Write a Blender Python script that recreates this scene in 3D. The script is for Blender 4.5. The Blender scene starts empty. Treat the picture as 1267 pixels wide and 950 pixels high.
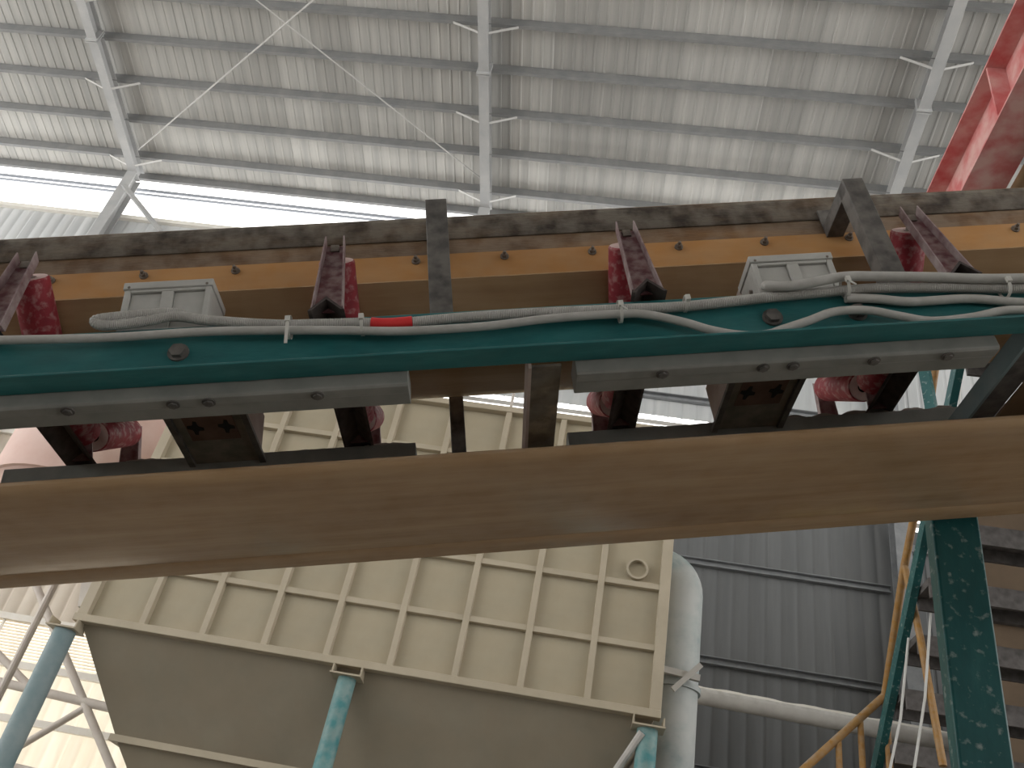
import bpy, bmesh, math, random
from mathutils import Matrix, Vector
random.seed(7)
SC = bpy.context.scene
COL = SC.collection
R = math.radians

# ------------------------------------------------------------------ camera
cam_d = bpy.data.cameras.new('camera')
cam_d.sensor_width = 36.0
cam_d.lens = 36.0 * 1100.2 / 1267.0
cam_d.clip_start = 0.05
cam_d.clip_end = 400
cam = bpy.data.objects.new('camera', cam_d)
COL.objects.link(cam)
cR = Vector((0.98501757, 0.02385579, 0.17079606))
cU = Vector((-0.12481929, -0.58477200, 0.80153718))
cF = Vector((-0.11899805, 0.81084685, 0.57303303))
cm = Matrix((cR, cU, -cF)).transposed().to_4x4()
cm.translation = (0, 0, 1.6)
cam.matrix_world = cm
SC.camera = cam

# ------------------------------------------------------------------ daylight
world = bpy.data.worlds.new('overcast_sky')
SC.world = world
world.use_nodes = True
bg = world.node_tree.nodes['Background']
bg.inputs['Color'].default_value = (1.0, 0.985, 0.955, 1)
bg.inputs['Strength'].default_value = 2.9
SC.view_settings.view_transform = 'Standard'
SC.view_settings.look = 'None'
SC.view_settings.gamma = 1.0
SC.view_settings.use_curve_mapping = False
SC.view_settings.exposure = 0.0


# ------------------------------------------------------------------ materials
MATS = {}


def mat(name, c1, c2=None, c3=None, rough=0.7, metal=0.0, scale=6.0, stretch=(1, 1, 1), bump=0.0, bscale=60.0,
        rand=0.0, dust=None, dust_amt=0.0, dust_all=0.0, trans=0.0, spec=0.4, dust_rng=(0.35, 0.62)):
    """Noise-mottled surface; optional dust lying on upward faces; optional per-object tone."""
    m = bpy.data.materials.new(name)
    m.use_nodes = True
    nt = m.node_tree
    N = nt.nodes
    L = nt.links
    b = N['Principled BSDF']
    b.inputs['Roughness'].default_value = rough
    b.inputs['Metallic'].default_value = metal
    b.inputs['Specular IOR Level'].default_value = spec
    tc = N.new('ShaderNodeTexCoord')
    mp = N.new('ShaderNodeMapping')
    mp.inputs['Scale'].default_value = stretch
    L.new(tc.outputs['Object'], mp.inputs['Vector'])
    nz = N.new('ShaderNodeTexNoise')
    nz.inputs['Scale'].default_value = scale
    nz.inputs['Detail'].default_value = 6
    nz.inputs['Roughness'].default_value = 0.62
    L.new(mp.outputs['Vector'], nz.inputs['Vector'])
    rp = N.new('ShaderNodeValToRGB')
    e = rp.color_ramp.elements
    c2 = c2 or c1
    e[0].position = 0.33
    e[0].color = (*c1, 1)
    e[1].position = 0.68
    e[1].color = (*c2, 1)
    if c3:
        x = e.new(0.52)
        x.color = (*c3, 1)
    L.new(nz.outputs['Fac'], rp.inputs['Fac'])
    col = rp.outputs['Color']
    if rand:
        oi = N.new('ShaderNodeObjectInfo')
        mr = N.new('ShaderNodeMapRange')
        mr.inputs['To Min'].default_value = 1 - rand
        mr.inputs['To Max'].default_value = 1 + rand
        L.new(oi.outputs['Random'], mr.inputs['Value'])
        mx = N.new('ShaderNodeMix')
        mx.data_type = 'RGBA'
        mx.blend_type = 'MULTIPLY'
        mx.inputs['Factor'].default_value = 1
        cb = N.new('ShaderNodeCombineColor')
        for k in range(3):
            L.new(mr.outputs['Result'], cb.inputs[k])
        L.new(col, mx.inputs['A'])
        L.new(cb.outputs['Color'], mx.inputs['B'])
        col = mx.outputs['Result']
    if dust:
        ge = N.new('ShaderNodeNewGeometry')
        sx = N.new('ShaderNodeSeparateXYZ')
        L.new(ge.outputs['True Normal'], sx.inputs[0])
        m1 = N.new('ShaderNodeMapRange')
        m1.inputs['From Min'].default_value = 0.15
        m1.inputs['From Max'].default_value = 0.75
        m1.inputs['To Min'].default_value = dust_all
        m1.inputs['To Max'].default_value = dust_amt
        L.new(sx.outputs['Z'], m1.inputs['Value'])
        n2 = N.new('ShaderNodeTexNoise')
        n2.inputs['Scale'].default_value = scale * 2.7
        n2.inputs['Detail'].default_value = 8
        L.new(tc.outputs['Object'], n2.inputs['Vector'])
        m2 = N.new('ShaderNodeMapRange')
        m2.inputs['From Min'].default_value = dust_rng[0]
        m2.inputs['From Max'].default_value = dust_rng[1]
        L.new(n2.outputs['Fac'], m2.inputs['Value'])
        mu = N.new('ShaderNodeMath')
        mu.operation = 'MULTIPLY'
        mu.use_clamp = True
        L.new(m1.outputs['Result'], mu.inputs[0])
        L.new(m2.outputs['Result'], mu.inputs[1])
        mx2 = N.new('ShaderNodeMix')
        mx2.data_type = 'RGBA'
        L.new(mu.outputs['Value'], mx2.inputs['Factor'])
        L.new(col, mx2.inputs['A'])
        mx2.inputs['B'].default_value = (*dust, 1)
        col = mx2.outputs['Result']
    L.new(col, b.inputs['Base Color'])
    if bump:
        n3 = N.new('ShaderNodeTexNoise')
        n3.inputs['Scale'].default_value = bscale
        n3.inputs['Detail'].default_value = 5
        L.new(mp.outputs['Vector'], n3.inputs['Vector'])
        bp = N.new('ShaderNodeBump')
        bp.inputs['Strength'].default_value = bump
        bp.inputs['Distance'].default_value = 0.02
        L.new(n3.outputs['Fac'], bp.inputs['Height'])
        L.new(bp.outputs['Normal'], b.inputs['Normal'])
    if trans:
        t = N.new('ShaderNodeBsdfTranslucent')
        L.new(col, t.inputs['Color'])
        ms = N.new('ShaderNodeMixShader')
        ms.inputs[0].default_value = trans
        L.new(b.outputs[0], ms.inputs[1])
        L.new(t.outputs[0], ms.inputs[2])
        L.new(ms.outputs[0], N['Material Output'].inputs['Surface'])
    MATS[name] = m
    return m


DUST = (0.55, 0.50, 0.44)
mat('roof_metal', (0.40, 0.40, 0.385), (0.56, 0.55, 0.52), (0.48, 0.475, 0.455), rough=0.5, scale=1.0, stretch=(5.0, 0.10, 1), rand=0.15, spec=0.4)
mat('purlin_metal', (0.189, 0.194, 0.198), (0.248, 0.248, 0.243), rough=0.55, scale=3)
mat('rafter_paint', (0.374, 0.381, 0.388), (0.462, 0.462, 0.456), rough=0.55, scale=2)
mat('rod_white', (0.525, 0.518, 0.504), rough=0.5)
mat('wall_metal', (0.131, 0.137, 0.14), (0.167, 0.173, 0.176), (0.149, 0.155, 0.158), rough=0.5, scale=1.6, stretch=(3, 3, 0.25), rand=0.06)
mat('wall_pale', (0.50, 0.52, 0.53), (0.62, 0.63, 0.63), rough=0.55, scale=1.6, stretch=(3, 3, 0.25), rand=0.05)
mat('daylight_sheet', (0.82, 0.77, 0.68), (0.88, 0.84, 0.77), rough=0.6, scale=1.5, stretch=(3, 3, 0.3), trans=0.6)
mat('girt_metal', (0.20, 0.21, 0.22), (0.28, 0.29, 0.30), rough=0.6, dust=(0.6, 0.6, 0.58), dust_amt=0.9)
mat('louver_white', (0.78, 0.75, 0.68), (0.85, 0.83, 0.78), rough=0.5)
mat('floor_concrete', (0.22, 0.20, 0.175), (0.30, 0.275, 0.24), rough=0.9, scale=1.2)
mat('teal_paint', (0.010, 0.105, 0.108), (0.028, 0.165, 0.165), (0.015, 0.13, 0.133), rough=0.5, scale=5, stretch=(1, 4, 4),
    dust=(0.33, 0.35, 0.33), dust_amt=0.75, dust_all=0.03, bump=0.05)
mat('teal_column', (0.006, 0.066, 0.068), (0.018, 0.10, 0.10), (0.009, 0.08, 0.082), rough=0.4, scale=13, stretch=(1, 1, 0.35),
    dust=(0.36, 0.40, 0.38), dust_amt=0.7, dust_all=0.55, dust_rng=(0.585, 0.72), bump=0.05)
mat('teal_leg', (0.04, 0.2, 0.216), (0.096, 0.272, 0.28), rough=0.5, scale=4, dust=(0.44, 0.44, 0.4), dust_amt=0.9, dust_all=0.35)
mat('teal_duct', (0.078, 0.187, 0.183), (0.359, 0.374, 0.363), (0.312, 0.335, 0.328), rough=0.6, scale=1.1, dust=(0.484, 0.484, 0.468), dust_amt=0.95, dust_all=0.55)
mat('rubber_belt', (0.291, 0.18, 0.0936), (0.407, 0.273, 0.152), (0.349, 0.224, 0.121), rough=0.24, scale=4, stretch=(0.35, 3.5, 3), bump=0.03, bscale=40,
    dust=(0.446, 0.326, 0.211), dust_amt=0.8, dust_all=0.25, spec=0.5)
mat('skirt_rust', (0.075, 0.0413, 0.021), (0.203, 0.109, 0.045), (0.135, 0.075, 0.036), rough=0.75, scale=5, stretch=(0.5, 2, 2.5), bump=0.15,
    dust=(0.315, 0.255, 0.195), dust_amt=0.9, dust_all=0.35)
mat('skirt_cover', (0.021, 0.0168, 0.0132), (0.09, 0.06, 0.036), (0.045, 0.0312, 0.021), rough=0.8, scale=6, stretch=(0.6, 2, 2), bump=0.2,
    dust=(0.27, 0.24, 0.198), dust_amt=0.9, dust_all=0.4)
mat('skirt_rubber', (0.36, 0.17, 0.052), (0.468, 0.238, 0.08), (0.414, 0.204, 0.0656), rough=0.7, scale=4, stretch=(0.5, 2, 2),
    dust=(0.405, 0.289, 0.176), dust_amt=0.8, dust_all=0.25)
mat('bolt_steel', (0.12, 0.10, 0.085), (0.24, 0.21, 0.18), rough=0.5, metal=0.4, scale=40)
mat('roller_red', (0.20, 0.016, 0.026), (0.30, 0.03, 0.042), (0.25, 0.022, 0.034), rough=0.6, scale=16, dust=(0.50, 0.36, 0.34), dust_amt=0.9, dust_all=0.45, dust_rng=(0.5, 0.66))
mat('roller_cap', (0.55, 0.38, 0.36), (0.66, 0.52, 0.49), rough=0.8, scale=30)
mat('idler_maroon', (0.085, 0.022, 0.03), (0.14, 0.045, 0.05), rough=0.65, scale=14, dust=(0.48, 0.42, 0.40), dust_amt=0.95, dust_all=0.25)
mat('idler_flange', (0.16, 0.09, 0.095), (0.34, 0.28, 0.275), rough=0.8, scale=16)
mat('teal_grey', (0.16, 0.24, 0.26), (0.27, 0.33, 0.34), rough=0.6, scale=3)
mat('daylight_dim', (0.62, 0.57, 0.50), (0.70, 0.65, 0.58), rough=0.6, scale=1.5, trans=0.3)
mat('idler_angle', (0.035, 0.026, 0.025), (0.06, 0.045, 0.042), rough=0.7, scale=12, dust=(0.38, 0.33, 0.3), dust_amt=0.9, dust_all=0.1)
mat('dark_steel', (0.045, 0.042, 0.04), (0.085, 0.08, 0.075), rough=0.6, scale=9, dust=(0.34, 0.31, 0.28), dust_amt=0.9, dust_all=0.25)
mat('scale_grey', (0.158, 0.162, 0.151), (0.216, 0.22, 0.205), rough=0.6, scale=5, dust=(0.36, 0.346, 0.317), dust_amt=0.9, dust_all=0.2)
mat('cell_beam', (0.10, 0.098, 0.08), (0.15, 0.145, 0.12), rough=0.6, scale=8, dust=(0.45, 0.38, 0.33), dust_amt=0.9, dust_all=0.25)
mat('cell_side', (0.36, 0.29, 0.25), (0.46, 0.39, 0.36), rough=0.85, scale=10)
mat('brown_plate', (0.10, 0.06, 0.045), (0.16, 0.10, 0.075), rough=0.8, scale=14)
mat('enclosure_brown', (0.075, 0.05, 0.03), (0.11, 0.075, 0.045), rough=0.8, scale=1.5)
mat('hole_dark', (0.01, 0.01, 0.01), rough=0.9)
mat('tie_rust', (0.045, 0.04, 0.036), (0.33, 0.27, 0.18), (0.12, 0.095, 0.065), rough=0.8, scale=5, dust=(0.45, 0.42, 0.36), dust_amt=0.9, dust_all=0.2)
mat('box_white', (0.365, 0.365, 0.344), (0.463, 0.463, 0.442), (0.421, 0.421, 0.4), rough=0.6, scale=9, dust=(0.435, 0.421, 0.393), dust_amt=0.8, dust_all=0.3)
mat('conduit_white', (0.383, 0.376, 0.356), (0.475, 0.469, 0.449), rough=0.6, scale=18, dust=(0.33, 0.31, 0.277), dust_amt=0.7, dust_all=0.2)
mat('tape_red', (0.62, 0.025, 0.03), (0.70, 0.04, 0.04), rough=0.5, scale=20)
mat('tie_plastic', (0.555, 0.547, 0.51), rough=0.5)
mat('dust_lump', (0.26, 0.24, 0.22), (0.36, 0.33, 0.30), rough=0.95, scale=30, bump=0.3)
mat('tank_cream', (0.348, 0.308, 0.223), (0.432, 0.382, 0.285), (0.39, 0.347, 0.254), rough=0.6, scale=1.1, rand=0.05, dust=(0.418, 0.337, 0.223), dust_amt=0.9, dust_all=0.30)
mat('tank_rib', (0.396, 0.346, 0.259), (0.462, 0.404, 0.308), rough=0.6, scale=2.5, dust=(0.436, 0.367, 0.27), dust_amt=0.9, dust_all=0.2)
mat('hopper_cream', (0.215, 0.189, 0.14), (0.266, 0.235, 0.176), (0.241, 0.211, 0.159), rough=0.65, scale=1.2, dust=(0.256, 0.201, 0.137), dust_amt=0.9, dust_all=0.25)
mat('pipe_pale', (0.4, 0.384, 0.36), (0.528, 0.512, 0.48), rough=0.7, scale=3, dust=(0.624, 0.616, 0.592), dust_amt=1.0, dust_all=0.2)
mat('ochre_paint', (0.252, 0.12, 0.021), (0.324, 0.174, 0.042), rough=0.6, scale=9, dust=(0.3, 0.252, 0.198), dust_amt=0.9, dust_all=0.3)
mat('yellow_paint', (0.58, 0.42, 0.05), (0.68, 0.5, 0.08), rough=0.6, scale=6)
mat('tread_dark', (0.05, 0.045, 0.043), (0.09, 0.08, 0.078), rough=0.7, scale=8, dust=(0.4, 0.38, 0.36), dust_amt=0.9, dust_all=0.1)
mat('wire_grey', (0.5, 0.5, 0.48), rough=0.5)
mat('cable_dark', (0.30, 0.32, 0.36), rough=0.6)
mat('girder_red', (0.48, 0.10, 0.10), (0.62, 0.25, 0.24), (0.54, 0.15, 0.15), rough=0.65, scale=1.8, dust=(0.68, 0.52, 0.48), dust_amt=0.9, dust_all=0.6)
mat('silo_pink', (0.60, 0.40, 0.35), (0.70, 0.54, 0.49), rough=0.7, scale=1.2)
mat('brace_pale', (0.55, 0.50, 0.46), (0.66, 0.62, 0.57), rough=0.6, scale=4)
mat('deck_brown', (0.16, 0.10, 0.05), (0.22, 0.14, 0.075), rough=0.8, scale=6)


# ------------------------------------------------------------------ mesh helpers
class MB:
    def __init__(s):
        s.v = []
        s.f = []

    def add(s, vs, fs):
        o = len(s.v)
        s.v += [tuple(p) for p in vs]
        s.f += [tuple(i + o for i in f) for f in fs]
        return s

    def box(s, a, b):
        x0, y0, z0 = a
        x1, y1, z1 = b
        return s.add([(x0, y0, z0), (x1, y0, z0), (x1, y1, z0), (x0, y1, z0), (x0, y0, z1), (x1, y0, z1), (x1, y1, z1), (x0, y1, z1)],
                     [(0, 3, 2, 1), (4, 5, 6, 7), (0, 1, 5, 4), (1, 2, 6, 5), (2, 3, 7, 6), (3, 0, 4, 7)])

    def hexa(s, p):
        return s.add(p, [(0, 3, 2, 1), (4, 5, 6, 7), (0, 1, 5, 4), (1, 2, 6, 5), (2, 3, 7, 6), (3, 0, 4, 7)])

    def prism(s, poly, axis, lo, hi, cuts=1):
        """closed 2D outline swept along an axis"""
        n = len(poly)
        vs = []
        for k in range(cuts + 1):
            h = lo + (hi - lo) * k / cuts
            for u, w in poly:
                vs.append((h, u, w) if axis == 'x' else (u, h, w) if axis == 'y' else (u, w, h))
        fs = []
        for k in range(cuts):
            for i in range(n):
                j = (i + 1) % n
                fs.append((k * n + i, k * n + j, (k + 1) * n + j, (k + 1) * n + i))
        fs.append(tuple(range(n))[::-1])
        fs.append(tuple(cuts * n + i for i in range(n)))
        return s.add(vs, fs)

    def cyl(s, p0, p1, r0, r1=None, seg=16, cap=True):
        r1 = r0 if r1 is None else r1
        return s.tube([p0, p1], [r0, r1], seg, cap)

    def tube(s, path, r, seg=10, cap=True):
        P = [Vector(p) for p in path]
        n = len(P)
        rr = r if isinstance(r, (list, tuple)) else [r] * n
        vs = []
        prev = None
        for i, p in enumerate(P):
            d = (P[min(i + 1, n - 1)] - P[max(i - 1, 0)]).normalized()
            if prev is None:
                a = Vector((0, 0, 1)) if abs(d.z) < 0.9 else Vector((1, 0, 0))
                u = d.cross(a).normalized()
            else:
                u = (prev - d * prev.dot(d)).normalized()
            prev = u
            w = d.cross(u)
            for k in range(seg):
                t = 2 * math.pi * k / seg
                vs.append(p + (u * math.cos(t) + w * math.sin(t)) * rr[i])
        fs = []
        for i in range(n - 1):
            for k in range(seg):
                q = (k + 1) % seg
                fs.append((i * seg + k, i * seg + q, (i + 1) * seg + q, (i + 1) * seg + k))
        if cap:
            fs.append(tuple(range(seg))[::-1])
            fs.append(tuple((n - 1) * seg + k for k in range(seg)))
        return s.add(vs, fs)

    def ring(s, c, d, r0, r1, h, seg=20):
        """flat washer of inner r0, outer r1, length h along d"""
        c = Vector(c)
        d = Vector(d).normalized()
        a = Vector((0, 0, 1)) if abs(d.z) < 0.9 else Vector((1, 0, 0))
        u = d.cross(a).normalized()
        w = d.cross(u)
        vs = []
        for k in range(seg):
            t = 2 * math.pi * k / seg
            e = u * math.cos(t) + w * math.sin(t)
            vs += [c + e * r0, c + e * r1, c + e * r1 + d * h, c + e * r0 + d * h]
        fs = []
        for k in range(seg):
            o = 4 * k
            q = 4 * ((k + 1) % seg)
            for i in range(4):
                j = (i + 1) % 4
                fs.append((o + i, o + j, q + j, q + i))
        return s.add(vs, fs)

    def bar(s, p0, p1, w, h, up=(0, 0, 1)):
        p0 = Vector(p0)
        p1 = Vector(p1)
        d = (p1 - p0).normalized()
        u = d.cross(Vector(up))
        if u.length < 1e-4:
            u = d.cross(Vector((1, 0, 0)))
        u.normalize()
        q = u.cross(d).normalized()
        vs = []
        for p in (p0, p1):
            for a, b in ((-1, -1), (1, -1), (1, 1), (-1, 1)):
                vs.append(p + u * a * w / 2 + q * b * h / 2)
        return s.add(vs, [(3, 2, 1, 0), (4, 5, 6, 7), (0, 1, 5, 4), (1, 2, 6, 5), (2, 3, 7, 6), (3, 0, 4, 7)])

    def mesh(s, name, angle=35):
        me = bpy.data.meshes.new(name)
        me.from_pydata(s.v, [], s.f)
        bm = bmesh.new()
        bm.from_mesh(me)
        bmesh.ops.recalc_face_normals(bm, faces=bm.faces)
        bm.to_mesh(me)
        bm.free()
        me.polygons.foreach_set('use_smooth', [True] * len(me.polygons))
        me.set_sharp_from_angle(angle=R(angle))
        return me

    def build(s, name, m, parent=None, mtx=None, bevel=0.0, label=None):
        return place(name, s.mesh(name), m, parent, mtx, bevel, label)


def place(name, me, m, parent=None, mtx=None, bevel=0.0, label=None):
    if not me.materials:
        me.materials.append(MATS[m])
    o = bpy.data.objects.new(name, me)
    COL.objects.link(o)
    if parent:
        o.parent = parent
    if mtx is not None:
        if parent:
            o.matrix_local = mtx
        else:
            o.matrix_world = mtx
    if bevel:
        b = o.modifiers.new('edge_round', 'BEVEL')
        b.width = bevel
        b.segments = 2
        b.limit_method = 'ANGLE'
    if label:
        o['label'] = label
    return o


def tag(o, label, cat, group=None, kind=None):
    o['label'] = label
    o['category'] = cat
    if group:
        o['group'] = group
    if kind:
        o['kind'] = kind
    return o


def thing(name, label, cat, mtx=None, group=None):
    o = bpy.data.objects.new(name, None)
    o.empty_display_size = 0.1
    COL.objects.link(o)
    if mtx is not None:
        o.matrix_world = mtx
    return tag(o, label, cat, group)


def struct(name, label=None):
    o = bpy.data.objects.new(name, None)
    COL.objects.link(o)
    o['kind'] = 'structure'
    if label:
        o['label'] = label
    return o


def copy_tree(o, parent=None, mtx=None):
    c = o.copy()
    COL.objects.link(c)
    if parent:
        c.parent = parent
    if mtx is not None:
        c.matrix_world = mtx
    for ch in list(o.children):
        copy_tree(ch, c)
    return c


TR = Matrix.Translation

# ------------------------------------------------------------------ hall shell
SL = R(11.9)
TAN = math.tan(SL)
YE, ZE = 13.4, 15.2          # rafter underside at the eave
RIDGE = -6.0
XW = 22.0


def zf(y):                    # underside of the rafters
    return ZE + (YE - y) * TAN


def zs(y):                    # underside of the roof sheets
    return zf(y) + 0.48


fl = MB().box((-XW, -25, -0.3), (XW, 14.0, 0)).build('floor', 'floor_concrete')
fl['kind'] = 'structure'
fl['label'] = 'dusty concrete floor of the hall'

shade_deck = MB().box((-9, -16, 4.3), (9, 0.35, 4.55)).build('shade_deck_1', 'floor_concrete')  # added out-of-view slab, keeps light from behind off the conveyor
shade_deck['kind'] = 'structure'
shade_deck['label'] = 'added unseen deck over the viewer, there only to shape the light'
wf = MB().box((-XW, -25.2, 0), (-1, -25, 13.0)).box((9, -25.2, 0), (XW, -25, 13.0)).box((-1, -25.2, 5.5), (9, -25, 13.0)).build('shade_wall_front', 'wall_metal')  # added unseen wall with a door gap, limits the light from behind
wf['kind'] = 'structure'
wf['label'] = 'added unseen wall behind the viewer, there only to shape the light'

ceil = struct('ceiling', 'corrugated metal roof of the hall seen from below')
SW = 0.80
P = 0.20


def sheet_profile(n, p, h, th):
    top = []
    for k in range(n):
        x = k * p
        top += [(x, 0), (x + p * 0.74, 0), (x + p * 0.80, h), (x + p * 0.94, h)]
    top.append((n * p, 0))
    return top + [(x, z + th) for x, z in reversed(top)]


pr = sheet_profile(4, P, -0.013, 0.004)
mb = MB()
n = len(pr)
y0, y1 = RIDGE, 13.62
vs = [(x, y, zs(y) + z) for y in (y0, y1) for x, z in pr]
half = n // 2
fs = []
for i in range(half - 1):
    a, b = i, i + 1
    fs.append((a, b, b + n, a + n))
    c, d = n - 1 - i, n - 2 - i
    fs.append((c, c + n, d + n, d))
for a, b in ((0, n - 1), (half - 1, half)):
    fs.append((a, b, b + n, a + n))
mb.add(vs, fs)
sheet_me = mb.mesh('roof_sheet')
ns = int(2 * XW / SW)
for k in range(ns):
    place('roof_sheet', sheet_me, 'roof_metal', ceil, TR((-XW + k * SW, 0, 0)))
zr = zs(RIDGE)
MB().hexa([(-XW, RIDGE, zr), (XW, RIDGE, zr), (XW, -25.4, zr - 19.4 * TAN), (-XW, -25.4, zr - 19.4 * TAN),
           (-XW, RIDGE, zr + .05), (XW, RIDGE, zr + .05), (XW, -25.4, zr - 19.4 * TAN + .05), (-XW, -25.4, zr - 19.4 * TAN + .05)]).build('rear_slope', 'roof_metal', ceil)
# purlins (C sections) every 0.865 m up the slope
pur = [(-0.035, 0), (0.035, 0), (0.035, 0.03), (0.025, 0.03), (0.025, 0.012), (-0.025, 0.012), (-0.025, 0.188), (0.025, 0.188), (0.025, 0.17), (0.035, 0.17), (0.035, 0.2), (-0.035, 0.2)]
pur_me = MB().prism(pur, 'x', -XW, XW).mesh('purlin')
yp = [13.46, 12.92] + [12.92 - 0.865 * k for k in range(1, 19)]
for y in yp:
    place('purlin', pur_me, 'purlin_metal', ceil, TR((0, y, zs(y) - 0.215)))

RAFT = [(-11.25, 'grey steel roof rafter at left, leaning beside the crossed brace rods'),
        (-3.27, 'pale steel roof rafter running straight up the middle of the roof'),
        (4.75, 'grey steel roof rafter at upper right, near the red girder')]


def sl(y0, y1, x0, x1, d0, d1):
    """slab following the roof slope, heights d0..d1 above the rafter underside"""
    return [(x0, y0, zf(y0) + d0), (x1, y0, zf(y0) + d0), (x1, y1, zf(y1) + d0), (x0, y1, zf(y1) + d0),
            (x0, y0, zf(y0) + d1), (x1, y0, zf(y0) + d1), (x1, y1, zf(y1) + d1), (x0, y1, zf(y1) + d1)]


for x, lab in RAFT:
    t = thing('roof_rafter', lab, 'beam', TR((x, 0, 0)), 'roof rafters')
    MB().hexa(sl(RIDGE, 13.3, -0.1, 0.1, 0, 0.016)).build('bottom_flange', 'rafter_paint', t)
    MB().hexa(sl(RIDGE, 13.3, -0.1, 0.1, 0.262, 0.278)).build('top_flange', 'rafter_paint', t)
    MB().hexa(sl(RIDGE, 13.3, -0.006, 0.006, 0.016, 0.262)).build('web', 'rafter_paint', t)
    for ys in (10.18, 10.22):
        MB().hexa(sl(ys - 0.012, ys + 0.012, -0.13, 0.13, -0.06, 0.3)).build('splice_plate', 'rafter_paint', t)
    for k in (1, 3, 5):
        y = 12.92 - 0.865 * (k - 1)
        for sx in (-1, 1):
            MB().bar((sx * 0.09, y, zf(y) + 0.01), (sx * 0.72, y, zs(y) - 0.16), 0.045, 0.01).build('fly_brace', 'rod_white', t)
    MB().box((-0.12, 13.05, 0), (0.12, 13.07, zf(13.06))).box((-0.12, 13.31, 0), (0.12, 13.33, zf(13.32) - 0.01)).box((-0.006, 13.07, 0), (0.006, 13.31, zf(13.3))).build('column_shaft', 'rafter_paint' if x < 4 else 'girt_metal', t)
o = MB().bar((-11.2, 13.0, 14.75), (-10.05, 13.3, 13.8), 0.09, 0.09).build('eave_strut', 'rafter_paint')
tag(o, 'short diagonal strut under the foot of the left rafter', 'strut')
o = MB().cyl((-11.05, 12.63, zf(12.63) + 0.15), (-3.3, 6.73, zf(6.73) + 0.15), 0.016, seg=8).build('brace_rod', 'rod_white')
tag(o, 'thin pale roof brace rod rising from left rafter foot to the right', 'rod', 'crossed roof brace rods')
o = MB().cyl((-3.37, 12.51, zf(12.51) + 0.15), (-11.2, 6.6, zf(6.6) + 0.15), 0.014, seg=8).build('brace_rod', 'rod_white')
tag(o, 'thin roof brace rod falling right towards the middle rafter', 'rod', 'crossed roof brace rods')
o = MB().cyl((-XW, 13.6, 15.32), (XW, 13.6, 15.10), 0.035, seg=8).build('eave_cable', 'cable_dark')
tag(o, 'upper of two lines crossing the bright gap below the eave', 'cable', 'lines across the eave gap')
o = MB().cyl((-XW, 13.6, 15.20), (XW, 13.6, 14.94), 0.028, seg=8).build('eave_cable', 'cable_dark')
tag(o, 'lower of two lines crossing the bright gap below the eave', 'cable', 'lines across the eave gap')

# far wall: corrugated sheets, girts, louvre bands
wall = struct('wall_back', 'corrugated metal far wall below the eave')
YW = 13.42


def wall_sheets(x0, x1, z0, z1, m, w=0.98):
    k = int(round((x1 - x0) / w))
    w = (x1 - x0) / k
    p = w / 4
    prof = []
    for i in range(4):
        x = i * p
        prof += [(x, 0), (x + p * 0.72, 0), (x + p * 0.79, 0.012), (x + p * 0.93, 0.012)]
    prof.append((w, 0))
    poly = [(a, b) for a, b in prof] + [(a, b + 0.004) for a, b in reversed(prof)]
    mb = MB()
    nn = len(poly)
    hh = nn // 2
    vs = [(a, b, z) for z in (z0, z1) for a, b in poly]
    fs = []
    for i in range(hh - 1):
        fs.append((i, i + 1, i + 1 + nn, i + nn))
        c, d = nn - 1 - i, nn - 2 - i
        fs.append((c, c + nn, d + nn, d))
    mb.add(vs, fs)
    me = mb.mesh('wall_sheet')
    for i in range(k):
        place('wall_sheet', me, m, wall, TR((x0 + i * w, YW, 0)))


wall_sheets(-XW, -5.3, 0, 4.66, 'daylight_sheet')
wall_sheets(-XW, -5.3, 5.36, 10.1, 'daylight_dim')
wall_sheets(-XW, -5.3, 10.1, 14.2, 'wall_pale')
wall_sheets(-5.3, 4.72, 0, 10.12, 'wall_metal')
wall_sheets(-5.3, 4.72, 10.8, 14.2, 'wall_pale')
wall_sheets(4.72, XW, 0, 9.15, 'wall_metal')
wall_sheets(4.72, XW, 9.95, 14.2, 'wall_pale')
girt_me = MB().prism([(-0.09, -0.06), (0, -0.06), (0, 0.06), (-0.09, 0.06), (-0.09, 0.045), (-0.012, 0.045), (-0.012, -0.045), (-0.09, -0.045)], 'x', -5.3, 4.6).mesh('girt')
for z in (1.7, 3.28, 4.87, 6.45, 8.03, 9.6, 11.2, 12.8):
    place('girt', girt_me, 'girt_metal', wall, TR((0, YW, z)))
girt2 = MB().prism([(-0.09, -0.06), (0, -0.06), (0, 0.06), (-0.09, 0.06)], 'x', 4.9, XW).mesh('girt')
for z in (4.0, 5.6, 7.2, 8.8, 11.2):
    place('girt', girt2, 'girt_metal', wall, TR((0, YW, z)))
girt3 = MB().prism([(-0.09, -0.05), (0, -0.05), (0, 0.05), (-0.09, 0.05)], 'x', -XW, -5.3).mesh('girt')
for z in (3.9, 4.66, 5.36, 7.0, 8.6, 14.15):
    place('girt', girt3, 'louver_white' if z < 14 else 'girt_metal', wall, TR((0, YW, z)))
sl_me = MB().box((-5.3, -0.03, -0.03), (4.7, -0.015, 0.05)).mesh('louver_slat')
for k in range(4):
    place('louver_slat', sl_me, 'pipe_pale', wall, TR((0, YW, 10.2 + 0.14 * k)))
sl2 = MB().box((4.9, -0.03, -0.03), (XW, -0.015, 0.05)).mesh('louver_slat')
for k in range(5):
    place('louver_slat', sl2, 'pipe_pale', wall, TR((0, YW, 9.25 + 0.15 * k)))
mb = MB()
for k in range(13):
    z = 4.72 + 0.047 * k
    mb.hexa([(-XW, -0.02, z), (-5.3, -0.02, z), (-5.3, 0.02, z + .046), (-XW, 0.02, z + .046), (-XW, -0.024, z + .006), (-5.3, -0.024, z + .006), (-5.3, 0.016, z + .052), (-XW, 0.016, z + .052)])
o = mb.build('louver_slats', 'daylight_sheet', wall, TR((0, YW, 0)))
o['kind'] = 'stuff'
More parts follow.
